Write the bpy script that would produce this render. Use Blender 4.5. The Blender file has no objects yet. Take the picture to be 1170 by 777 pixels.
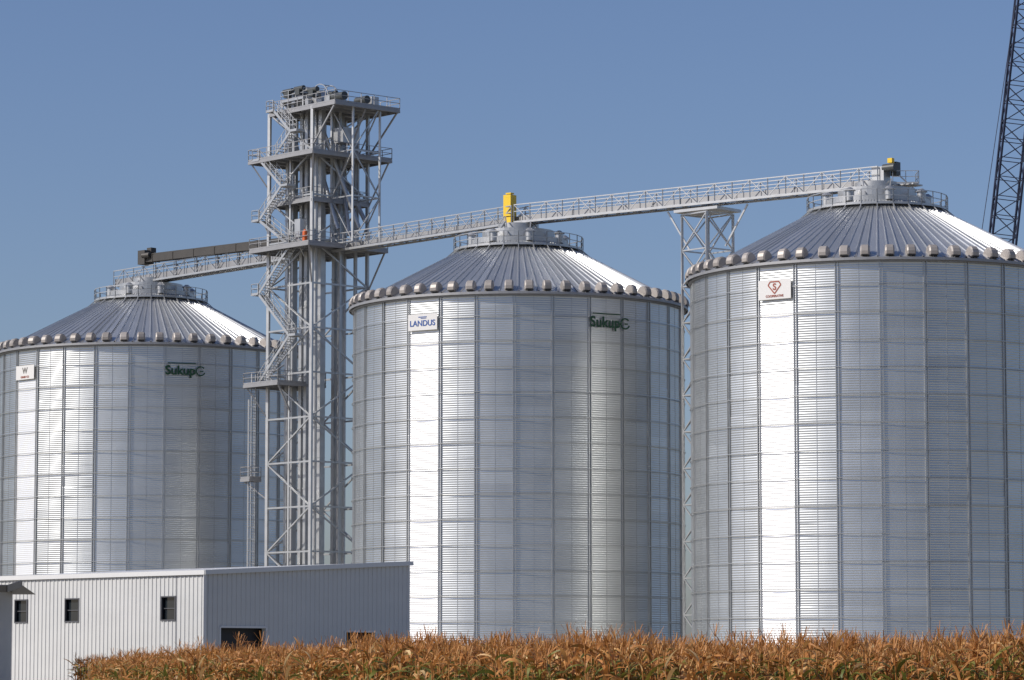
import bpy, math, random
from mathutils import Vector, Matrix
random.seed(7)
rad = math.radians
scene = bpy.context.scene

# ------------------------------------------------------------------ mesh builder
class MB:
    def __init__(s):
        s.v=[]; s.f=[]; s.m=[]; s.sm=[]; s.t=[]
    def add(s, vs, fs, mi=0, smooth=False, tone=0.5):
        o=len(s.v); s.v.extend([tuple(p) for p in vs])
        for f in fs:
            s.f.append(tuple(i+o for i in f)); s.m.append(mi); s.sm.append(smooth); s.t.append(tone)
    def frame(s, c, ax, ay, az, mi=0, tone=0.5):
        c=Vector(c); vs=[]
        for k in (-1,1):
            for j in (-1,1):
                for i in (-1,1):
                    vs.append(c+ax*i+ay*j+az*k)
        s.add(vs,[(0,2,3,1),(4,5,7,6),(0,1,5,4),(2,6,7,3),(0,4,6,2),(1,3,7,5)],mi,False,tone)
    def box(s, c, size, ang=0.0, mi=0, tone=0.5):
        ca,sa=math.cos(ang),math.sin(ang)
        s.frame(c,Vector((ca,sa,0))*size[0]/2,Vector((-sa,ca,0))*size[1]/2,Vector((0,0,1))*size[2]/2,mi,tone)
    def beam(s,p0,p1,w,h=None,mi=0,tone=0.5):
        p0=Vector(p0);p1=Vector(p1);h=h or w
        d=p1-p0;L=d.length
        if L<1e-5:return
        d/=L
        up=Vector((0,0,1)) if abs(d.z)<0.95 else Vector((1,0.3,0)).normalized()
        sx=d.cross(up).normalized();uy=sx.cross(d)
        s.frame((p0+p1)/2,d*L/2,sx*w/2,uy*h/2,mi,tone)
    def cyl(s,p0,p1,r,n=10,mi=0,r1=None,caps=True,tone=0.5):
        p0=Vector(p0);p1=Vector(p1);r1=r if r1 is None else r1
        d=(p1-p0).normalized()
        up=Vector((0,0,1)) if abs(d.z)<0.95 else Vector((1,0,0))
        a=d.cross(up).normalized();b=d.cross(a)
        vs=[]
        for i in range(n):
            t=2*math.pi*i/n; e=a*math.cos(t)+b*math.sin(t)
            vs+= [p0+e*r,p1+e*r1]
        fs=[(2*i,2*((i+1)%n),2*((i+1)%n)+1,2*i+1) for i in range(n)]
        s.add(vs,fs,mi,True,tone)
        if caps:
            s.add([vs[2*i] for i in range(n)],[tuple(range(n))],mi,False,tone)
            s.add([vs[2*i+1] for i in range(n)],[tuple(range(n))],mi,False,tone)
    def rail(s,pts,closed=False,h=1.1,step=1.5,w=0.05,mi=0,toe=True):
        n=len(pts); rng=range(n if closed else n-1)
        for i in rng:
            a=Vector(pts[i]);b=Vector(pts[(i+1)%n])
            k=max(1,round((b-a).length/step))
            for j in range(k+1):
                p=a.lerp(b,j/k); s.beam(p,p+Vector((0,0,h)),w,w,mi)
            for hh in (h,h*0.55): s.beam(a+Vector((0,0,hh)),b+Vector((0,0,hh)),w,w,mi)
            if toe: s.beam(a+Vector((0,0,0.07)),b+Vector((0,0,0.07)),0.02,0.14,mi)
    def make(s,name,mats,parent=None,loc=(0,0,0),rot=0.0):
        me=bpy.data.meshes.new(name); me.from_pydata(s.v,[],s.f); 
        for m in mats: me.materials.append(m)
        me.polygons.foreach_set('material_index',s.m)
        me.polygons.foreach_set('use_smooth',s.sm)
        at=me.attributes.new('tone','FLOAT','FACE'); at.data.foreach_set('value',s.t)
        me.update()
        ob=bpy.data.objects.new(name,me); scene.collection.objects.link(ob)
        ob.location=loc; ob.rotation_euler=(0,0,rot)
        if parent: ob.parent=parent
        return ob
def empty(name,loc=(0,0,0),rot=0.0):
    e=bpy.data.objects.new(name,None); scene.collection.objects.link(e)
    e.location=loc; e.rotation_euler=(0,0,rot); return e

# ------------------------------------------------------------------ materials
def mat(name,col,metal=0.0,rough=0.5,noise=0.0,nscale=1.0,tone=0.0,aniso=0.0,arot=0.0,col2=None,stretch=(1,1,1),bump=0.0,rvar=0.0):
    m=bpy.data.materials.new(name); m.use_nodes=True; nt=m.node_tree; N=nt.nodes; L=nt.links
    b=N['Principled BSDF']; b.inputs['Metallic'].default_value=metal; b.inputs['Roughness'].default_value=rough
    b.inputs['Base Color'].default_value=(*col,1)
    tc=N.new('ShaderNodeTexCoord'); mp=N.new('ShaderNodeMapping'); mp.inputs['Scale'].default_value=stretch
    L.new(tc.outputs['Object'],mp.inputs['Vector'])
    nz=N.new('ShaderNodeTexNoise'); nz.inputs['Scale'].default_value=nscale; nz.inputs['Detail'].default_value=6
    L.new(mp.outputs[0],nz.inputs['Vector'])
    at=N.new('ShaderNodeAttribute'); at.attribute_name='tone'
    # value = 1 + noise*(n-.5)*2 + tone*(t-.5)*2
    a=N.new('ShaderNodeMath');a.operation='MULTIPLY_ADD';a.inputs[1].default_value=2*noise;a.inputs[2].default_value=1-noise-tone
    L.new(nz.outputs['Fac'],a.inputs[0])
    c=N.new('ShaderNodeMath');c.operation='MULTIPLY_ADD';c.inputs[1].default_value=2*tone
    L.new(at.outputs['Fac'],c.inputs[0]);L.new(a.outputs[0],c.inputs[2])
    mx=N.new('ShaderNodeMix');mx.data_type='RGBA';mx.inputs['Factor'].default_value=0
    mx.inputs['A'].default_value=(*col,1);mx.inputs['B'].default_value=(*(col2 or col),1)
    if col2: L.new(nz.outputs['Fac'],mx.inputs['Factor'])
    vm=N.new('ShaderNodeVectorMath');vm.operation='SCALE'
    L.new(mx.outputs['Result'],vm.inputs[0]);L.new(c.outputs[0],vm.inputs['Scale'])
    L.new(vm.outputs[0],b.inputs['Base Color'])
    if rvar:
        r=N.new('ShaderNodeMath');r.operation='MULTIPLY_ADD';r.inputs[1].default_value=rvar;r.inputs[2].default_value=rough-rvar/2
        L.new(nz.outputs['Fac'],r.inputs[0]);L.new(r.outputs[0],b.inputs['Roughness'])
    if aniso:
        b.inputs['Anisotropic'].default_value=aniso;b.inputs['Anisotropic Rotation'].default_value=arot
        tg=N.new('ShaderNodeTangent');tg.direction_type='RADIAL';tg.axis='Z';L.new(tg.outputs[0],b.inputs['Tangent'])
    if bump:
        bp=N.new('ShaderNodeBump');bp.inputs['Strength'].default_value=1;bp.inputs['Distance'].default_value=bump
        L.new(nz.outputs['Fac'],bp.inputs['Height']);L.new(bp.outputs[0],b.inputs['Normal'])
    return m
M_wall=mat('galvanised_corrugated_wall',(0.60,0.615,0.615),0.95,0.39,0.10,0.5,0.10,stretch=(1,1,0.35),rvar=0.10)
M_col=mat('painted_highlight_sheet',(0.95,0.95,0.95),0.5,0.33,0.04,0.8,0.05,stretch=(1,1,0.3),rvar=0.06)  # near-white colour paints the bright highlight streak onto one sheet column
M_roof=mat('galvanised_roof_sheet',(0.62,0.63,0.635),0.82,0.43,0.09,0.7,0.12,aniso=0.6,arot=0.0,rvar=0.08)
M_galv=mat('galvanised_steel',(0.46,0.465,0.47),0.6,0.38,0.2,1.5)
M_galvd=mat('weathered_galvanised_steel',(0.31,0.31,0.32),0.5,0.5,0.15,1.5)
M_stiff=mat('stiffener_steel',(0.48,0.485,0.485),0.8,0.40,0.12,0.8)
M_vent=mat('roof_vent_hood',(0.34,0.31,0.29),0.25,0.5,0.15,2.0,0.15)
M_dark=mat('dark_opening',(0.015,0.015,0.017),0,0.6)
M_conc=mat('concrete',(0.33,0.32,0.30),0,0.85,0.15,0.7)
M_white=mat('white_siding',(0.54,0.54,0.535),0.0,0.42,0.08,0.35,stretch=(1,1,3))
M_trim=mat('white_trim',(0.62,0.62,0.62),0,0.4,0.04,1)
M_frame=mat('dark_window_frame',(0.10,0.10,0.11),0.2,0.4,0.04,1)
M_glass=mat('window_glass',(0.02,0.025,0.03),0,0.08)
M_yel=mat('yellow_paint',(0.75,0.50,0.02),0,0.4,0.06,2)
M_red=mat('orange_paint',(0.65,0.13,0.03),0,0.45,0.06,2)
M_brn=mat('dark_brown_belt_cover',(0.06,0.055,0.05),0.2,0.55,0.2,1)
M_mot=mat('dark_motor_paint',(0.06,0.065,0.065),0.1,0.45,0.1,2)
M_crane=mat('crane_blue_black_paint',(0.03,0.035,0.065),0.1,0.45,0.15,2)
M_sign=mat('white_sign_board',(0.66,0.65,0.64),0,0.4,0.02,2)
M_blue=mat('blue_lettering',(0.02,0.08,0.30),0,0.5)
M_green=mat('green_lettering',(0.01,0.065,0.028),0,0.5)
M_logo=mat('brown_red_lettering',(0.30,0.07,0.04),0,0.5)
M_grey=mat('grey_lettering',(0.16,0.15,0.14),0,0.5)
M_ground=mat('ground_soil_and_grass',(0.24,0.19,0.11),0,0.95,0.3,0.03,col2=(0.20,0.18,0.09))
M_gravel=mat('gravel',(0.36,0.34,0.30),0,0.95,0.25,0.8,bump=0.03)

# ------------------------------------------------------------------ ground
g=MB(); S=6000
g.add([(-S,-S,0),(S,-S,0),(S,S,0),(-S,S,0)],[(0,1,2,3)])
g.make('ground',[M_ground])
g=MB(); g.add([(-90,156,0.004),(90,156,0.004),(90,420,0.004),(-90,420,0.004)],[(0,1,2,3)])
g.make('gravel_yard',[M_gravel])

# ------------------------------------------------------------------ grain bins
EAVE=34.7; SLOPE=0.532; NP=28
def roof_z(R,r): return EAVE+0.12+(R+0.45-r)*SLOPE
def grain_bin(cx,cy,R,sign_a):
    D=math.hypot(cx,cy); phi0=math.atan2(-cy,-cx)
    root=empty('grain_bin',(cx,cy,0),phi0)          # local +X faces the road
    pw=2*math.pi/NP
    # ---- corrugated wall
    w=MB(); p=0.20; dz=p/4; nr=int(EAVE/dz); C=4
    a0=rad(sign_a)
    for k in range(NP):
        ac=a0+k*pw
        tilt={}; tone={}; pt=random.gauss(0,0.007); ptn=random.gauss(0.5,0.15)
        verts=[]
        for i in range(nr+1):
            z=0.25+(EAVE-0.25)*i/nr; sh=int(z/1.12)
            if sh not in tilt: tilt[sh]=pt+random.gauss(0,0.0035); tone[sh]=min(1,max(0,random.gauss(ptn,0.18)))
            cor=(0,1,0,-1)[i%4]*0.0125
            for j in range(C+1):
                d=(j/C-0.5)*pw
                rf=R*math.cos(pw/2)/math.cos(d)
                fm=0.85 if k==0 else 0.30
                r=fm*rf+(1-fm)*R*math.cos(pw/2)**0.3+cor+tilt[sh]*d*R
                verts.append((r*math.cos(ac+d),r*math.sin(ac+d),z))
        o=len(w.v); w.v.extend(verts)
        for i in range(nr):
            z=(EAVE)*i/nr; t=tone[int((0.25+(EAVE-0.25)*i/nr)/1.12)]
            for j in range(C):
                a=o+i*(C+1)+j
                w.f.append((a,a+1,a+C+2,a+C+1)); w.m.append(1 if k==0 and z<31.3 else 0); w.sm.append(True); w.t.append(t)  # column below the sign gets the painted-on highlight colour
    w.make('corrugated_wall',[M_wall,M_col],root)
    # ---- stiffeners (hat sections at every sheet joint) and wind rings
    s=MB()
    for k in range(NP):
        for off,ww,dd in ((-0.12,0.07,0.12),(0.12,0.07,0.12)):
            a=a0+(k+0.5)*pw+off/R
            c=Vector((math.cos(a),math.sin(a),0)); t=Vector((-c.y,c.x,0))
            s.frame(c*(R+0.03)+Vector((0,0,EAVE/2)),c*dd/2,t*ww/2,Vector((0,0,EAVE/2-0.1)))
        a=a0+k*pw; c=Vector((math.cos(a),math.sin(a),0)); t=Vector((-c.y,c.x,0))
        if k!=0: s.frame(c*(R-0.06)+Vector((0,0,EAVE/2)),c*0.03,t*0.02,Vector((0,0,EAVE/2-0.1)))
    z=1.4; n=112
    while z<EAVE-0.8:
        for i in range(n):
            a=2*math.pi*i/n; b=2*math.pi*(i+1)/n
            s.beam((math.cos(a)*(R+0.13),math.sin(a)*(R+0.13),z),(math.cos(b)*(R+0.13),math.sin(b)*(R+0.13),z),0.055,0.055)
        z+=2.24
    s.make('stiffeners_and_wind_rings',[M_stiff],root)
    # ---- foundation, eave band
    e=MB()
    def ring(mb,r0,r1,z0,z1,n=112,mi=0):
        vs=[];fs=[]
        for i in range(n):
            a=2*math.pi*i/n;c,sn=math.cos(a),math.sin(a)
            vs+=[(r0*c,r0*sn,z0),(r1*c,r1*sn,z0),(r1*c,r1*sn,z1),(r0*c,r0*sn,z1)]
        for i in range(n):
            q=4*i;w_=4*((i+1)%n)
            for x in range(4):
                y=(x+1)%4; fs.append((q+x,w_+x,w_+y,q+y))
        mb.add(vs,fs,mi)
    ring(e,R-0.6,R+0.7,0.0,0.30,mi=1)
    ring(e,R-0.1,R+0.22,EAVE-0.16,EAVE-0.02)
    e.make('eave_band_and_footing',[M_galvd,M_conc],root)
    # ---- ribbed roof
    rf=MB(); NR=112; sw=2*math.pi/NR
    prof=[(0.0,1),(0.07,1),(0.12,0),(0.32,0.12),(0.52,0.17),(0.72,0.12),(0.90,0),(0.95,1)]
    radii=[R+0.45,R*0.72,R*0.5,6.0,3.5,1.6]
    for k in range(NR):
        tn=min(1,max(0,random.gauss(0.5,0.22))); tl=random.gauss(0,0.008)
        pr=prof+[(1.0,1)]
        vs=[]
        for r in radii:
            hs=0.11*min(1,0.35+0.65*r/R)
            for (fx,hh) in pr:
                a=(k+fx)*sw
                vs.append((r*math.cos(a),r*math.sin(a),roof_z(R,r)+hh*hs+tl*(fx-0.5)*r*0.5))
        m_=len(pr); fs=[]
        for i in range(len(radii)-1):
            for j in range(m_-1):
                fs.append((i*m_+j,i*m_+j+1,(i+1)*m_+j+1,(i+1)*m_+j))
        rf.add(vs,[f for f in fs],0,False,tn)
    rf.make('ribbed_cone_roof',[M_roof],root)
    rb=MB(); ring(rb,R+0.40,R+0.47,EAVE-0.06,EAVE+0.16); rb.make('roof_edge',[M_galvd],root)
    # ---- eave vents
    v=MB(); NV=56
    pf=[(-0.62,-0.1),(-0.6,0.35),(-0.46,0.62),(-0.22,0.80),(0.05,0.86),(0.30,0.78),(0.50,0.56),(0.58,0.28),(0.56,0.0),(0.46,-0.1)]
    for i in range(NV):
        a=2*math.pi*(i+0.5)/NV+random.gauss(0,0.003); c=Vector((math.cos(a),math.sin(a),0)); t=Vector((-c.y,c.x,0))
        rr=R-0.1; zz=roof_z(R,rr); hw=0.38+random.uniform(-0.02,0.02); tn=random.random()
        vs=[]; tw=random.gauss(0,0.05)
        for sgn,tp in ((-1,0.86),(-0.72,1.0),(0.72,1.0),(1,0.86)):
            for (o_,z_) in pf: vs.append(c*(rr+o_*tp+tw*sgn)+t*hw*sgn+Vector((0,0,zz+z_*0.95*tp)))
        n_=len(pf)
        fs=[tuple(range(n_)),tuple(range(4*n_-1,3*n_-1,-1))]+[(q_*n_+j,q_*n_+(j+1)%n_,(q_+1)*n_+(j+1)%n_,(q_+1)*n_+j) for j in range(n_) for q_ in range(3)]
        v.add(vs,fs,0,False,tn)
        v.frame(c*(rr+0.49)+Vector((0,0,zz-0.08)),c*0.10,t*(hw-0.08),Vector((0,0,0.03)),1)
    v.make('eave_vent_hoods',[M_vent,M_dark],root)
    # ---- peak platform with railing
    q=MB(); rp=6.0; zp=roof_z(R,rp)+0.35
    ring(q,rp-0.9,rp+0.05,zp-0.07,zp,72)
    ring(q,rp-1.6,rp-1.5,zp-0.2,zp+0.9,72)
    pts=[(rp*math.cos(2*math.pi*i/28),rp*math.sin(2*math.pi*i/28),zp) for i in range(28)]
    q.rail(pts,True,1.2,1.4,0.065)
    pts=[((rp+0.75)*math.cos(2*math.pi*i/28),(rp+0.75)*math.sin(2*math.pi*i/28),zp-0.5) for i in range(28)]
    for i in range(28):
        a=2*math.pi*i/28
        q.beam((rp*math.cos(a),rp*math.sin(a),zp-0.05),((rp+0.9)*math.cos(a),(rp+0.9)*math.sin(a),roof_z(R,rp+0.9)),0.08)
    ring(q,3.3,3.36,roof_z(R,3.3),roof_z(R,3.3)+0.75,48)
    q.cyl((0,0,roof_z(R,1.6)-0.4),(0,0,roof_z(R,1.6)+0.5),1.9,24)
    for i in range(8):
        a=2*math.pi*(i+0.3)/8; c=Vector((math.cos(a),math.sin(a),0))
        b_=c*4.4+Vector((0,0,roof_z(R,4.4)))
        q.cyl(b_,b_+Vector((0,0,0.85)),0.38,12); q.cyl(b_+Vector((0,0,0.85)),b_+Vector((0,0,1.15)),0.55,12,r1=0.15)
    for sx in (-1,1):
        for sy in (-1,1):
            q.beam((sx*2.2,sy*2.2,roof_z(R,3.1)-0.1),(sx*1.2,sy*1.2,42.9+0.1),0.16)
            q.beam((sx*4.6,sy*0.9,roof_z(R,4.6)-0.1),(sx*1.4,sy*1.2,43.4),0.10)
    q.make('peak_platform',[M_galv],root)
    # ---- roof stair
    st=MB(); a=rad(-125); c=Vector((math.cos(a),math.sin(a),0)); t=Vector((-c.y,c.x,0))
    r0,r1=R+0.1,rp+0.1
    for sgn in (-1,1):
        P=[c*r+t*0.4*sgn+Vector((0,0,roof_z(R,r)+0.12)) for r in (r0,r1)]
        st.beam(P[0],P[1],0.05,0.16)
        for hh in (0.95,): st.beam(P[0]+Vector((0,0,hh)),P[1]+Vector((0,0,hh)),0.045)
        for j in range(8):
            x=P[0].lerp(P[1],j/7); st.beam(x,x+Vector((0,0,0.95)),0.04)
    for j in range(36):
        r=r0+(r1-r0)*j/35; st.frame(c*r+Vector((0,0,roof_z(R,r)+0.16)),c*0.09,t*0.38,Vector((0,0,0.015)))
    st.make('roof_stair',[M_galv],root)
    return phi0
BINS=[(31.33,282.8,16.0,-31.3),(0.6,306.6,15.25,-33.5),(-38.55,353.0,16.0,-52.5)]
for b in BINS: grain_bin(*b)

# ------------------------------------------------------------------ signs on the bins
def text(name,body,size,m,parent,loc,ex=0.012,bold=0.0):
    cu=bpy.data.curves.new(name,'FONT'); cu.body=body; cu.size=size; cu.align_x='CENTER'; cu.align_y='CENTER'; cu.extrude=ex; cu.offset=bold
    cu.materials.append(m); ob=bpy.data.objects.new(name,cu); scene.collection.objects.link(ob); ob.parent=parent; ob.location=loc; return ob
def sign(b,a_deg,z,kind):
    cx,cy,R,_=b; phi=math.atan2(-cy,-cx)+rad(a_deg)
    n=Vector((math.cos(phi),math.sin(phi),0)); t=Vector((-n.y,n.x,0)); up=Vector((0,0,1))
    name={'blue':'company_sign','logo':'company_sign','grey':'company_sign','green':'bin_maker_lettering_sign'}[kind]
    root=empty(name); c=Vector((cx,cy,0))+n*(R+0.17)+up*z
    root.matrix_world=Matrix(((t.x,up.x,n.x,c.x),(t.y,up.y,n.y,c.y),(t.z,up.z,n.z,c.z),(0,0,0,1)))
    W,H=3.15,1.45
    if kind=='logo': H=1.6
    mb=MB()
    if kind!='green':
        mb.box((0,0,0),(W,H,0.04)); mb.make('board',[M_sign],root)
    if kind=='blue':
        text('lettering','LANDUS',0.72,M_blue,root,(0,-0.12,0.035),bold=0.012)
        l=MB(); l.box((0,0.46,0.035),(0.9,0.07,0.02)); l.box((0.1,0.34,0.035),(0.6,0.05,0.02)); l.make('emblem',[M_blue],root)
    elif kind=='green':
        text('lettering','Sukup',1.3,M_green,root,(-0.25,0,0.02),ex=0.02,bold=0.035)
        l=MB(); l.box((-0.1,0.78,0.02),(2.9,0.10,0.04))
        for i in range(20):
            a=rad(40+i*15);b2=rad(40+(i+1)*15)
            l.beam((1.85+0.45*math.cos(a),0.45*math.sin(a),0.02),(1.85+0.45*math.cos(b2),0.45*math.sin(b2),0.02),0.13,0.04)
        l.box((1.95,-0.02,0.02),(0.34,0.12,0.04)); l.make('emblem',[M_green],root)
    elif kind=='logo':
        l=MB(); P=[(-0.62,0.30),(-0.42,0.58),(0.42,0.58),(0.62,0.30),(0,-0.40)]
        for i in range(5):
            a=P[i];b2=P[(i+1)%5]; l.beam((a[0],a[1]+0.06,0.03),(b2[0],b2[1]+0.06,0.03),0.1,0.03)
        l.make('emblem',[M_logo],root)
        text('lettering','S',0.75,M_logo,root,(0,0.2,0.035),bold=0.02)
        text('caption','COOPERATIVE',0.26,M_logo,root,(0,-0.55,0.035),bold=0.006)
    else:
        text('lettering','W',0.85,M_grey,root,(0,0.16,0.035),bold=0.02)
        text('caption','GRAIN CO',0.3,M_logo,root,(0,-0.48,0.035),bold=0.006)
sign(BINS[0],-31.3,32.6,'logo'); sign(BINS[1],-33.5,32.4,'blue'); sign(BINS[1],30.8,32.3,'green')
sign(BINS[2],-52.5,32.2,'grey'); sign(BINS[2],11.8,32.0,'green')

# ------------------------------------------------------------------ conveyor bridges
TX,TY=-19.4,330.0
BZ=42.9
def bridge(name,p0,p1,h=1.65,w=1.7,gal=M_galv):
    mb=MB(); a=Vector(p0);b=Vector(p1); d=b-a;L=d.length;d/=L
    s=Vector((d.y,-d.x,0)).normalized(); up=Vector((0,0,1))
    n=max(2,round(L/1.9))
    for sg in (-1,1):
        o=s*w/2*sg
        mb.beam(a+o,b+o,0.12,0.20); mb.beam(a+o+up*h*0.62,b+o+up*h*0.62,0.07); mb.beam(a+o+up*h,b+o+up*h,0.09)
        for i in range(n+1):
            p=a.lerp(b,i/n)+o; mb.beam(p,p+up*h,0.08)
            if i<n:
                q=a.lerp(b,(i+1)/n)+o
                if i%2: mb.beam(p,q+up*h,0.06)
                else: mb.beam(p+up*h,q,0.06)
    for i in range(n+1):
        p=a.lerp(b,i/n); mb.beam(p-s*w/2,p+s*w/2,0.09)
    mb.frame((a+b)/2+s*w*0.18+up*0.12,d*L/2,s*w*0.30,up*0.02,0)       # walkway
    mb.frame((a+b)/2-s*w*0.20+up*0.42,d*L/2,s*0.28,up*0.32,1)          # conveyor trough
    k=int(L/3)
    for i in range(k+1):
        p=a.lerp(b,i/k)-s*w*0.20+up*0.42; mb.frame(p,d*0.04,s*0.33,up*0.37,1)
    return mb.make(name,[gal,M_galvd])
rb=BINS[0];cb=BINS[1];lb=BINS[2]
def ext(p,q,e):
    d=Vector((q[0]-p[0],q[1]-p[1],0)).normalized(); return (q[0]+d.x*e,q[1]+d.y*e,BZ)
bridge('conveyor_bridge',(TX-2,TY+2.4,BZ),ext((TX,TY),lb,6.0))
bridge('conveyor_bridge',(TX+2.2,TY-2.7,BZ),(cb[0],cb[1],BZ))
bridge('conveyor_bridge',(cb[0]+0.1,cb[1]-0.08,BZ+0.05),ext(cb,rb,0.6))
# drives on the bridges
d=MB()
c=Vector((cb[0]-0.6,cb[1]+0.3,BZ))
d.box(c+Vector((-0.2,0,1.75)),(0.85,0.9,2.0),-0.65); d.box(c+Vector((-0.2,0,0.35)),(0.7,0.7,0.7),-0.65)
d.box(c+Vector((-0.2,-0.3,2.86)),(0.6,0.5,0.12),-0.65)
d.make('yellow_conveyor_drive_guard',[M_yel])
d=MB(); c=Vector((rb[0]+0.2,rb[1]-0.4,BZ))
d.box(c+Vector((0.1,0,0.9)),(1.2,1.1,1.5),-0.65,0); d.box(c+Vector((1.35,0,1.5)),(0.6,0.7,1.2),-0.65,1)
d.cyl(c+Vector((0.3,-0.5,1.5)),c+Vector((1.2,-1.3,1.5)),0.34,14,1); d.box(c+Vector((0.9,-0.6,2.15)),(0.45,0.4,0.4),-0.65,2)
d.beam(c+Vector((1.4,0,1.2)),c+Vector((3.2,-0.6,-0.6)),0.12,0.12,0)
d.box(c+Vector((2.4,0,0.1)),(2.0,1.6,0.12),-0.65,0)
d.rail([c+Vector((1.0,-1.0,0.1)),c+Vector((3.2,-1.2,0.1)),c+Vector((3.2,1.0,0.1))],h=1.1,step=1.1)
d.make('conveyor_head_drive',[M_galv,M_mot,M_yel])
# dark covered belt conveyor on the left bridge
d=MB(); e=Vector((TX-2.5,TY+2.0,44.5)); l0=Vector((-39.1,352.5,45.25)); 
d.beam(e,l0,0.9,0.7,0); dd=(l0-e).normalized()
d.beam(e+Vector((0,0,0.45)),l0+Vector((0,0,0.45)),0.6,0.2,0)
d.frame(l0+Vector((0,0,0.2)),dd*0.65,Vector((dd.y,-dd.x,0)).normalized()*0.6,Vector((0,0,0.75)),0)
d.box(l0+Vector((0.6,0,1.0)),(0.7,0.7,0.5),0.8,0); d.cyl(l0+Vector((-0.2,-1.0,0.3)),l0+Vector((0.6,-1.6,0.3)),0.3,12,0)
for i in range(7):
    p=e.lerp(l0,(i+0.5)/7); d.beam(p,(p.x,p.y,BZ+0.1),0.10,0.10,1)
    d.frame(p,dd*0.05,Vector((dd.y,-dd.x,0)).normalized()*0.5,Vector((0,0,0.40)),0)
d.make('covered_belt_conveyor',[M_brn,M_galvd])

# ------------------------------------------------------------------ lattice helper
def lattice(mb,c,half,z0,z1,ang,step,leg,br,x=True):
    ca,sa=math.cos(ang),math.sin(ang)
    P=[Vector((c[0]+ca*i*half-sa*j*half,c[1]+sa*i*half+ca*j*half,0)) for i,j in ((-1,-1),(1,-1),(1,1),(-1,1))]
    for p in P: mb.beam(p+Vector((0,0,z0)),p+Vector((0,0,z1)),leg)
    n=round((z1-z0)/step)
    for i in range(n+1):
        z=z0+(z1-z0)*i/n
        for k in range(4):
            a,b=P[k],P[(k+1)%4]
            mb.beam(a+Vector((0,0,z)),b+Vector((0,0,z)),br*1.2)
            if i<n:
                zz=z0+(z1-z0)*(i+1)/n
                if x or (i+k)%2: mb.beam(a+Vector((0,0,z)),b+Vector((0,0,zz)),br)
                if x or not (i+k)%2: mb.beam(b+Vector((0,0,z)),a+Vector((0,0,zz)),br)
    return P
mb=MB(); lattice(mb,(17.4,293.6),1.6,0,42.0,rad(-50),3.2,0.2,0.10)
mb.box((17.4,293.6,42.3),(4.8,3.6,0.25),rad(-40))
for sx in (-1,1): mb.beam((17.4+sx*1.5,293.6-sx*1.5,39),(17.4+sx*3.4,293.6-sx*2.6,42.6),0.14)
mb.make('bridge_support_tower',[M_galv])

# ------------------------------------------------------------------ bucket elevator tower
ANG=math.atan2(-0.75,0.66)
tower=empty('bucket_elevator_tower',(TX,TY,0),ANG)     # local x = toward the right bins
t=MB(); H=3.5; ZT=57.2
lattice(t,(0,0),H,0,ZT,0,4.4,0.30,0.14,x=False)
for (x,y) in ((0,-H),(0,H),(H,0),(-H,0)): t.beam((x,y,0),(x,y,ZT),0.18)
lattice(t,(H+1.7,0.6),1.7,43.6,ZT,0,4.5,0.18,0.10,x=False)
t.make('lattice_frame',[M_galv],tower)
def platform(mb,x0,x1,y0,y1,z,knee=True):
    mb.box(((x0+x1)/2,(y0+y1)/2,z),(x1-x0,y1-y0,0.09))
    for (a,b) in (((x0,y0),(x1,y0)),((x1,y0),(x1,y1)),((x1,y1),(x0,y1)),((x0,y1),(x0,y0))):
        mb.beam((a[0],a[1],z-0.17),(b[0],b[1],z-0.17),0.12,0.28)
    k=int((x1-x0)/1.6)
    for i in range(1,k): mb.beam((x0+(x1-x0)*i/k,y0,z-0.15),(x0+(x1-x0)*i/k,y1,z-0.15),0.08,0.2)
    mb.rail([(x0,y0,z+0.05),(x1,y0,z+0.05),(x1,y1,z+0.05),(x0,y1,z+0.05)],True,1.1,1.5,0.055)
p=MB()
platform(p,-3.4,7.2,-3.6,4.6,ZT)
platform(p,-5.0,5.5,-5.0,5.0,52.4)
platform(p,-4.2,5.4,-5.4,4.6,43.3)
platform(p,-5.0,0.6,-5.4,0.6,29.9)
platform(p,-5.9,-4.4,-5.0,-3.6,20.6)
platform(p,-3.6,3.6,-3.6,3.6,48.0)
for (a,b) in (((7.0,4.4,ZT-.3),(3.5,3.5,52.6)),((7.0,-3.5,ZT-.3),(3.5,-3.5,53.2)),((5.3,4.8,52.2),(3.5,3.5,47.5)),((5.3,-4.8,52.2),(3.5,-3.5,48.5)),((-4.8,-4.8,52.2),(-3.5,-3.5,49.5)),
    ((5.2,4.4,43.1),(3.5,3.5,39)),((5.2,-5.2,43.1),(3.5,-3.5,39.5)),((-4.8,-5.2,29.7),(-3.5,-3.5,26.5)),((0.4,-5.2,29.7),(0.2,-3.5,27)),((-5.7,-4.8,20.4),(-3.5,-3.5,18.5)),((7.0,0.4,ZT-.3),(3.5,0.2,51))):
    p.beam(a,b,0.14)
p.make('platforms_and_railings',[M_galvd],tower)
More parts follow.
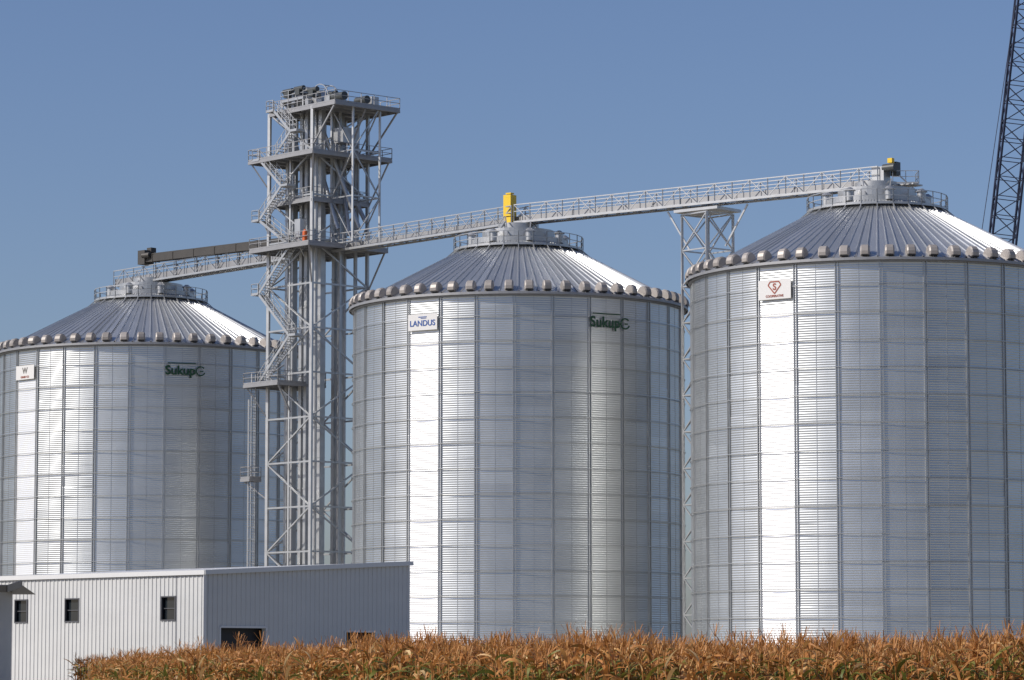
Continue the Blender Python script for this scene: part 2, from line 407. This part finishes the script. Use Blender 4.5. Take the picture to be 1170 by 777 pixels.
# stairs
s=MB(); lv=[29.9,34.4,38.9,43.3,46.3,49.4,52.4,54.8,57.2]
for i in range(len(lv)-1):
    z0,z1=lv[i],lv[i+1]; xs=-3.2 if i<6 else -1.4
    run=min(5.0,(z1-z0)*1.15); xa,xb=(xs,xs+run) if i%2==0 else (xs+min(5.0,(lv[i]-lv[i-1])*1.15),xs)
    yc=-4.55 if i<6 else -4.2
    for sg in (-0.42,0.42):
        s.beam((xa,yc+sg,z0),(xb,yc+sg,z1),0.06,0.26)
        s.beam((xa,yc+sg,z0+1.0),(xb,yc+sg,z1+1.0),0.055); s.beam((xa,yc+sg,z0+0.5),(xb,yc+sg,z1+0.5),0.045)
        for j in range(5): 
            f=j/4; s.beam((xa+(xb-xa)*f,yc+sg,z0+(z1-z0)*f),(xa+(xb-xa)*f,yc+sg,z0+(z1-z0)*f+1.0),0.05)
    nt_=int((z1-z0)/0.22)
    for j in range(nt_):
        f=(j+0.5)/nt_; s.box((xa+(xb-xa)*f,yc,z0+(z1-z0)*f),(0.27,0.82,0.04))
    sg=1 if xb>xa else -1
    s.box((xb+sg*0.55,yc,z1-0.05),(1.15,1.1,0.1))
    s.rail([(xb,yc-0.5,z1),(xb+sg*1.1,yc-0.5,z1),(xb+sg*1.1,yc+0.5,z1)],h=1.05,step=1.0)
    s.beam((xb+sg*0.5,yc+0.5,z1-0.1),(xb+sg*0.5,-H,z1-1.0),0.1); s.beam((xb+sg*0.5,yc-0.4,z1-0.12),(xb+sg*0.5,-H,z1-0.12),0.12)
# caged ladder below the lowest stair
for yy in (-4.2,-4.7): s.beam((-4.6,yy,0),(-4.6,yy,31),0.06)
for j in range(100): s.beam((-4.6,-4.2,0.3+j*0.3),(-4.6,-4.7,0.3+j*0.3),0.035)
for j in range(22):
    z=2.6+j*1.2
    pts=[(-4.6-0.7*math.sin(math.pi*q/6),-4.45-0.38*math.cos(math.pi*q/6),z) for q in range(7)]
    for q in range(6): s.beam(pts[q],pts[q+1],0.04)
for q in range(1,6): s.beam((-4.6-0.7*math.sin(math.pi*q/6),-4.45-0.38*math.cos(math.pi*q/6),2.6),(-4.6-0.7*math.sin(math.pi*q/6),-4.45-0.38*math.cos(math.pi*q/6),28.5),0.035)
s.make('stairs_and_ladder',[M_galv],tower)
# elevator legs
l=MB()
legs=[(-2.3,-1.6,0),(0.0,-1.6,0),(2.2,-1.6,0),(-1.6,1.4,0),(1.2,1.6,0)]
for (x,y,_) in legs:
    for dx in (-0.42,0.42):
        l.box((x+dx,y,ZT/2+0.5),(0.45,0.55,ZT+1))
        for j in range(19): l.box((x+dx,y,1.5+3*j),(0.55,0.65,0.10))
for (x,y,r) in ((3.0,-2.6,0.2),(3.0,2.4,0.2),(-3.0,0.2,0.16),(2.9,0.5,0.25)):
    l.cyl((x,y,3),(x,y,ZT-3),r,12)
sp=[((0,-1.6,56.5),(4.5,-1.0,45.0)),((2.2,-1.6,56),(5.3,1.0,45.2)),((-2.3,-1.6,56),(-3.6,2.8,45.0)),((-1.6,1.4,56),(4.6,2.4,46)),((1.2,1.6,54),(5.0,0.0,44.5))]
for a,b in sp: l.cyl(a,b,0.22,12)
l.make('elevator_legs_and_spouts',[M_galv],tower)
h=MB()
def head(x,y,z,sc=1.0,mi=0):
    n=12; R_=1.0*sc; vs=[]
    for sg in (-0.38,0.38):
        vs.append((x-R_,y+sg,z)); 
        for i in range(n+1): vs.append((x-R_*math.cos(math.pi*i/n),y+sg,z+0.9*sc+R_*0.95*math.sin(math.pi*i/n)))
        vs.append((x+R_,y+sg,z))
    m_=n+3
    h.add(vs,[tuple(range(m_)),tuple(range(2*m_-1,m_-1,-1))]+[(i,(i+1)%m_,(i+1)%m_+m_,i+m_) for i in range(m_)],mi)
    h.cyl((x,y-0.85,z+0.95*sc),(x,y+0.85,z+0.95*sc),0.13,8,1)
    h.box((x+0.1,y-1.0,z+1.0),(0.7,0.5,0.6),0,1); h.cyl((x-0.5,y-1.0,z+1.35),(x+0.9,y-1.0,z+1.35),0.26,12,1)
    h.box((x-0.9,y-0.75,z+0.3),(0.5,0.4,0.6),0,0)
head(-2.1,-1.4,ZT+0.9,0.75); head(0,-1.6,ZT+0.9,0.9); head(2.2,-1.6,ZT+0.5,0.75); head(-1.6,1.4,ZT+0.8,0.8); head(1.2,1.6,ZT+0.6,0.75)
h.cyl((4.4,-1.6,ZT+0.9),(6.2,-1.6,ZT+0.9),0.42,14,1); h.box((4.0,-1.6,ZT+0.6),(0.8,1.0,1.1),0,0); h.cyl((4.6,1.2,ZT+0.8),(6.3,1.2,ZT+0.8),0.4,14,1)
h.box((5.2,2.6,ZT+0.7),(1.2,0.9,1.2),0,0); h.box((4.4,0,54.4),(1.6,2.0,1.5),0,0); h.box((2.5,-4.2,45),(0.9,0.7,1.8),0,0)
h.cyl((3.8,-4.6,43.5),(3.8,-4.6,44.5),0.24,12,2); h.cyl((3.8,-4.6,44.5),(3.8,-4.6,44.75),0.24,12,2,r1=0.08); h.box((-2.6,3.6,44.4),(0.8,0.8,1.4),0,1)
# arched hoist rail + upper service deck at the very top
for yy in (-0.4,0.9):
    for i in range(12):
        a=math.pi*i/12;b=math.pi*(i+1)/12
        h.beam((0.6+1.5*math.cos(a),yy,ZT+1.2+1.7*math.sin(a)),(0.6+1.5*math.cos(b),yy,ZT+1.2+1.7*math.sin(b)),0.08)
for i in range(7):
    a=math.pi*i/6; h.beam((0.6+1.5*math.cos(a),-0.4,ZT+1.2+1.7*math.sin(a)),(0.6+1.5*math.cos(a),0.9,ZT+1.2+1.7*math.sin(a)),0.05)
h.box((-0.9,-0.9,ZT+1.2),(3.6,3.6,0.1)); h.rail([(-2.7,-2.7,ZT+1.25),(0.9,-2.7,ZT+1.25),(0.9,0.9,ZT+1.25),(-2.7,0.9,ZT+1.25)],True,1.0,1.2,0.05)
for x in (-2.6,0.8):
    for y in (-2.6,0.8): h.beam((x,y,ZT),(x,y,ZT+1.2),0.12)
h.make('elevator_heads_and_motors',[M_galv,M_mot,M_red],tower)

# ------------------------------------------------------------------ crane (lattice boom) behind the right bin
cr=empty('crawler_crane')
b=MB(); b0=Vector((45.2,340,2.2)); b1=Vector((56.0,340,90)); dv=(b1-b0).normalized(); sx=Vector((dv.z,0,-dv.x)); sy=Vector((0,1,0)); L=(b1-b0).length
n=44
def bp(k,i,j):
    wd=1.25*min(1,0.25+k/6,0.25+(n-k)/6); return b0+dv*L*k/n+sx*wd*i+sy*wd*j
C4=[(-1,-1),(1,-1),(1,1),(-1,1)]
for k in range(n):
    for q in range(4):
        c0=C4[q];c1=C4[(q+1)%4]
        b.beam(bp(k,*c0),bp(k+1,*c0),0.19); b.beam(bp(k,*c0),bp(k,*c1),0.08)
        b.beam(bp(k,*(c0 if k%2 else c1)),bp(k+1,*(c1 if k%2 else c0)),0.10)
b.make('lattice_boom',[M_crane],cr)
b=MB()
b.cyl((41.3,340,2.5),(55.4,340,90),0.04,5)
b.cyl((37,340,3),(36,340,14),0.15,6)
for y in (337,343): b.box((43,y,0.8),(9,1.2,1.5)); 
for y in (337,343):
    for xx in (38.5,47.5): b.cyl((xx,y-0.61,0.8),(xx,y+0.61,0.8),0.78,14)
b.box((42,340,2.6),(9,3.6,1.8)); b.box((37,340,2.9),(2.2,4.6,2.6)); b.box((46.2,338,3.0),(2,1.4,2.2))
b.make('carbody_cab_and_cables',[M_crane],cr)

# ------------------------------------------------------------------ metal building
bd=empty('metal_building')
A=Vector((-14.74,160,0)); dl=Vector((-0.725,0.69,0)).normalized(); dr=Vector((0.69,0.725,0)).normalized()
nl=Vector((-dl.y,dl.x,0)); 
if nl.y>0: nl=-nl
nr_=Vector((dr.y,-dr.x,0))
if nr_.y>0: nr_=-nr_
LL,LR=22.0,13.8; z_lo=6.33; z_hi=7.07
def sheet(mb,o,d_,nrm,s0,s1,z0,ztop,pitch=0.305,dep=0.035):
    pr=[]
    x=math.floor(s0/pitch)*pitch
    while x<s1:
        for fx,hh in ((0,0),(0.60,0),(0.68,1),(0.90,1),(0.98,0)):
            q=x+fx*pitch
            if s0<q<s1: pr.append((q,hh))
        x+=pitch
    pr=[(s0,0)]+pr+[(s1,0)]
    vs=[]
    for q,hh in pr:
        P=o+d_*q+nrm*hh*dep
        vs+= [(P.x,P.y,z0),(P.x,P.y,ztop(q) if callable(ztop) else ztop)]
    mb.add(vs,[(2*i,2*i+2,2*i+3,2*i+1) for i in range(len(pr)-1)])
w=MB(); zf=lambda q:z_lo
ops=[(2.63,1.1),(10.0,1.15),(14.1,1.05)]; wz0,wz1=4.08,5.22
cur=0.0
for (c_,wd) in ops:
    sheet(w,A,dl,nl,cur,c_-wd/2,0,z_lo); sheet(w,A,dl,nl,c_-wd/2,c_+wd/2,0,wz0); sheet(w,A,dl,nl,c_-wd/2,c_+wd/2,wz1,z_lo); cur=c_+wd/2
sheet(w,A,dl,nl,cur,LL,0,z_lo)
zr=lambda q: z_lo+(z_hi-z_lo)*q/LR
cur=0.0
for (s0,s1,zt) in ((0.96,3.97,3.75),(9.28,11.4,3.6)):
    sheet(w,A,dr,nr_,cur,s0,0,zr); sheet(w,A,dr,nr_,s0,s1,zt,zr); cur=s1
sheet(w,A,dr,nr_,cur,LR,0,zr)
B=A+dr*LR; Cc=A+dl*LL
sheet(w,B,dl,-nl,0,LL,0,z_hi); sheet(w,Cc,dr,-nr_,0,LR,0,zr)
w.make('corrugated_siding',[M_white],bd)
r=MB()
o_=0.12; up=Vector((0,0,1))
def q3(s_,t_,z): 
    v=A+dl*s_+dr*t_; return (v.x,v.y,z)
zl=z_lo+0.02-o_*0.054; zh=z_hi+0.02+o_*0.054
for zz in (0,0.08):
    r.add([q3(-o_,-o_,zl+zz),q3(LL+o_,-o_,zl+zz),q3(LL+o_,LR+o_,zh+zz),q3(-o_,LR+o_,zh+zz)],[(0,1,2,3)])
r.beam(q3(-o_,-o_,zl+0.0),q3(LL+o_,-o_,zl+0.0),0.06,0.22); r.beam(q3(-o_-0.02,-o_,zl+0.0),q3(-o_-0.02,LR+o_,zh+0.0),0.06,0.22)
r.beam(q3(-0.045,-0.045,0),q3(-0.045,-0.045,z_lo-0.1),0.13)
r.make('roof_and_fascia',[M_trim],bd)
wi=MB(); 
for (c_,wd) in ops:
    P=A+dl*c_-nl*0.12; zc=(wz0+wz1)/2; hz=(wz1-wz0)/2
    wi.frame(P+up*zc-nl*0.02,dl*wd/2,nl*0.01,up*hz,1)
    for sg in (-1,1):
        wi.frame(A+dl*(c_+sg*(wd/2-0.03))+nl*0.0+up*zc,dl*0.03,nl*0.06,up*(hz+0.03),0)
        wi.frame(A+dl*c_+nl*0.002+up*(zc+sg*hz),dl*(wd/2-0.06),nl*0.06,up*0.03,0)
    wi.frame(A+dl*c_-nl*0.08+up*(zc),dl*(wd/2-0.06),nl*0.02,up*0.02,0)
wi.make('windows',[M_frame,M_glass],bd)
dr_=MB()
for (s0,s1,zt) in ((0.96,3.97,3.75),(9.28,11.4,3.6)):
    c_=(s0+s1)/2; P=A+dr*c_-nr_*0.5
    dr_.frame(P+up*(zt/2+0.1),dr*((s1-s0)/2+0.4),nr_*0.02,up*(zt/2+0.3),1)
    for sg in (-1,1): dr_.frame(A+dr*(c_+sg*(s1-s0)/2)+up*zt/2-nr_*0.1,dr*0.05,nr_*0.15,up*zt/2,0)
    dr_.frame(A+dr*c_+up*(zt+0.0)-nr_*0.1,dr*((s1-s0)/2-0.06),nr_*0.15,up*0.05,0)
dr_.make('door_openings',[M_trim,M_dark],bd)
fl=MB(); fl.add([q3(0,0,0.02),q3(LL,0,0.02),q3(LL,LR,0.02),q3(0,LR,0.02)],[(0,1,2,3)]); fl.make('floor',[M_conc],bd)
# neighbouring shed, only its eave shows
sh=MB()
sheet(sh,Vector((-23.7,150,0)),Vector((-1,0,0)),Vector((0,-1,0)),0,9,0,5.35); sheet(sh,Vector((-23.7,150,0)),Vector((0,1,0)),Vector((1,0,0)),0,8,0,5.35)
sh.add([(-22.65,149.4,5.25),(-33,149.4,5.25),(-33,154,5.6),(-22.65,154,5.6)],[(0,1,2,3)],1)
sh.add([(-22.65,158.6,5.25),(-33,158.6,5.25),(-33,154.0,5.6),(-22.65,154.0,5.6)],[(0,1,2,3)],1)
sh.beam((-22.65,149.4,5.3),(-33,149.4,5.3),0.08,0.3,1); sh.beam((-22.65,149.4,5.3),(-22.65,154,5.65),0.08,0.3,1)
sh.make('storage_shed',[M_white,M_brn])

# ------------------------------------------------------------------ corn field
def corn_mat():
    m=bpy.data.materials.new('dry_corn_leaves'); m.use_nodes=True; nt=m.node_tree;N=nt.nodes;L=nt.links
    b=N['Principled BSDF']; b.inputs['Roughness'].default_value=0.55
    at=N.new('ShaderNodeAttribute'); at.attribute_name='tone'
    cr=N.new('ShaderNodeValToRGB'); e=cr.color_ramp.elements
    e[0].position=0.0;e[0].color=(0.11,0.14,0.03,1); e[1].position=1.0;e[1].color=(0.74,0.54,0.28,1)
    for p_,c_ in ((0.22,(0.26,0.24,0.05,1)),(0.35,(0.25,0.10,0.025,1)),(0.6,(0.52,0.22,0.06,1)),(0.8,(0.64,0.35,0.125,1))):
        x=e.new(p_); x.color=c_
    oi=N.new('ShaderNodeTexNoise'); oi.inputs['Scale'].default_value=9; tc=N.new('ShaderNodeTexCoord'); L.new(tc.outputs['Object'],oi.inputs['Vector'])
    a=N.new('ShaderNodeMath');a.operation='MULTIPLY_ADD';a.inputs[1].default_value=0.3;a.inputs[2].default_value=-0.15
    L.new(oi.outputs['Fac'],a.inputs[0]); s_=N.new('ShaderNodeMath');s_.operation='ADD';L.new(a.outputs[0],s_.inputs[0]);L.new(at.outputs['Fac'],s_.inputs[1])
    L.new(s_.outputs[0],cr.inputs['Fac']); L.new(cr.outputs['Color'],b.inputs['Base Color'])
    tr=N.new('ShaderNodeBsdfTranslucent'); L.new(cr.outputs['Color'],tr.inputs['Color'])
    mx=N.new('ShaderNodeMixShader'); mx.inputs[0].default_value=0.3; L.new(b.outputs[0],mx.inputs[1]);L.new(tr.outputs[0],mx.inputs[2])
    L.new(mx.outputs[0],N['Material Output'].inputs['Surface']); return m
M_corn=corn_mat()
def corn_plant(mb,x,y,rg):
    hgt=rg.gauss(2.06,0.13); lean=Vector((rg.gauss(0,0.07),rg.gauss(0,0.07),1)); base=Vector((x,y,0))
    top=base+lean*hgt; tg=rg.uniform(0.0,1.0)
    mb.cyl(base,top,0.016,4,0,r1=0.008,caps=False,tone=rg.uniform(0.55,0.85))
    az=rg.uniform(0,6.28); nl_=rg.randint(9,13)
    for i in range(nl_):
        f=0.28+0.70*i/nl_; z=hgt*f; p=base+lean*z
        az+=math.pi+rg.gauss(0,0.45); d_=Vector((math.cos(az),math.sin(az),0))
        Ln=rg.uniform(0.45,0.85)*(1.0 if f<0.85 else 0.7); el=rg.uniform(0.6,1.3); droop=rg.choice((rg.uniform(0.9,1.8),rg.uniform(1.5,3.6))); wd=rg.uniform(0.020,0.040)
        green=(f<0.84 and rg.random()<0.60*(0.4+tg)) 
        tn=rg.uniform(0.0,0.24) if green else min(1,max(0.3,rg.gauss(0.62,0.18)))
        seg=5; side=Vector((-d_.y,d_.x,0)); vs=[]; q=p.copy(); tw=rg.gauss(0,0.9)
        for k in range(seg+1):
            u=k/seg; ww=wd*(1-u**2.2)*(0.7+0.6*min(1,u*3)) ; a_=tw*u
            sd=side*math.cos(a_)+Vector((0,0,1))*math.sin(a_)
            vs+= [q-sd*ww,q+sd*ww]
            ang=el-droop*u; q=q+(d_*math.cos(ang)+Vector((0,0,1))*math.sin(ang))*Ln/seg
        mb.add(vs,[(2*k,2*k+1,2*k+3,2*k+2) for k in range(seg)],0,True,tn)
    for i in range(rg.randint(4,8)):       # tassel
        d_=Vector((rg.gauss(0,0.35),rg.gauss(0,0.35),1)).normalized(); L_=rg.uniform(0.16,0.34); s0=top+Vector((0,0,-0.04)); e_=s0+d_*L_+Vector((d_.x,d_.y,-0.15))*0.12
        sd=Vector((d_.y,-d_.x,0)); sd=sd.normalized() if sd.length>1e-3 else Vector((1,0,0))
        tn=rg.uniform(0.38,0.8); mb.add([s0-sd*0.009,s0+sd*0.009,e_+sd*0.005,e_-sd*0.005],[(0,1,2,3)],0,False,tn)
    if rg.random()<0.8:
        d_=Vector((math.cos(az),math.sin(az),0)); p=base+lean*1.1; mb.cyl(p+d_*0.03,p+d_*0.12+Vector((0,0,-0.2 if rg.random()<.5 else 0.22)),0.035,6,0,r1=0.012,tone=0.97)
patches=[]
for v_ in range(6):
    rg=random.Random(100+v_); mb=MB(); hs=rg.uniform(0.96,1.04)
    for r_ in range(4):
        for c_ in range(10):
            corn_plant(mb,-0.75+0.15*c_+rg.gauss(0,0.03),-1.125+0.75*r_+rg.gauss(0,0.05),rg)
    me_ob=mb.make('corn_rows',[M_corn]); patches.append(me_ob.data); bpy.data.objects.remove(me_ob)
field=empty('corn_field')
edge=[(-19.5,152),(-18.75,150),(-8,90),(-2.7,67),(0.2,58.5),(4,56),(40,54)]
def edgeY(x):
    for (x0,y0),(x1,y1) in zip(edge,edge[1:]):
        if x0<=x<=x1: return y0+(y1-y0)*(x-x0)/(x1-x0)
    return 54
x=-19.0; rg=random.Random(5)
while x<22:
    y=edgeY(x)+1.2; far=min(152,max(y+20,95)) 
    while y<far:
        if x<0.16*y+6:
            ob=bpy.data.objects.new('corn_rows',rg.choice(patches)); scene.collection.objects.link(ob); ob.parent=field
            ob.location=(x+rg.uniform(-.1,.1),y,rg.uniform(-0.1,0.02)); ob.rotation_euler=(0,0,math.pi*rg.randint(0,1)); sc_=rg.uniform(0.92,1.05); ob.scale=(1,1,sc_)
        y+=3.0
    x+=1.5

# ------------------------------------------------------------------ light
SAZ=72; SEL=36
to=Vector((-math.sin(rad(SAZ))*math.cos(rad(SEL)),-math.cos(rad(SAZ))*math.cos(rad(SEL)),math.sin(rad(SEL))))
sl=bpy.data.lights.new('sun','SUN'); sl.energy=4.4; sl.angle=rad(0.5); sl.color=(1.0,0.94,0.85)
so=bpy.data.objects.new('sun',sl); scene.collection.objects.link(so); so.rotation_euler=(-to).to_track_quat('-Z','Y').to_euler(); so.location=(-60,-40,80)
W=bpy.data.worlds.new('World'); scene.world=W; W.use_nodes=True; nt=W.node_tree
bg=nt.nodes['Background']; sk=nt.nodes.new('ShaderNodeTexSky'); sk.sky_type='NISHITA'; sk.sun_disc=False
sk.sun_elevation=rad(SEL); sk.sun_rotation=math.atan2(to.x,to.y); sk.air_density=1.0; sk.dust_density=1.2; sk.ozone_density=3.0; sk.altitude=200
tint=nt.nodes.new('ShaderNodeMix'); tint.data_type='RGBA'; tint.blend_type='MULTIPLY'; tint.inputs['Factor'].default_value=1; tint.inputs['B'].default_value=(0.71,0.72,0.85,1)
nt.links.new(sk.outputs[0],tint.inputs['A']); nt.links.new(tint.outputs['Result'],bg.inputs['Color']); bg.inputs['Strength'].default_value=0.112

# ------------------------------------------------------------------ camera
cam=bpy.data.cameras.new('camera'); co=bpy.data.objects.new('camera',cam); scene.collection.objects.link(co)
co.location=(0,0,1.7); co.rotation_euler=(rad(90+5.658),0,0); cam.sensor_width=36; cam.lens=3800/1170*36; cam.clip_start=0.5; cam.clip_end=20000
scene.camera=co
scene.view_settings.view_transform='Standard'; scene.view_settings.look='None'; scene.view_settings.exposure=0
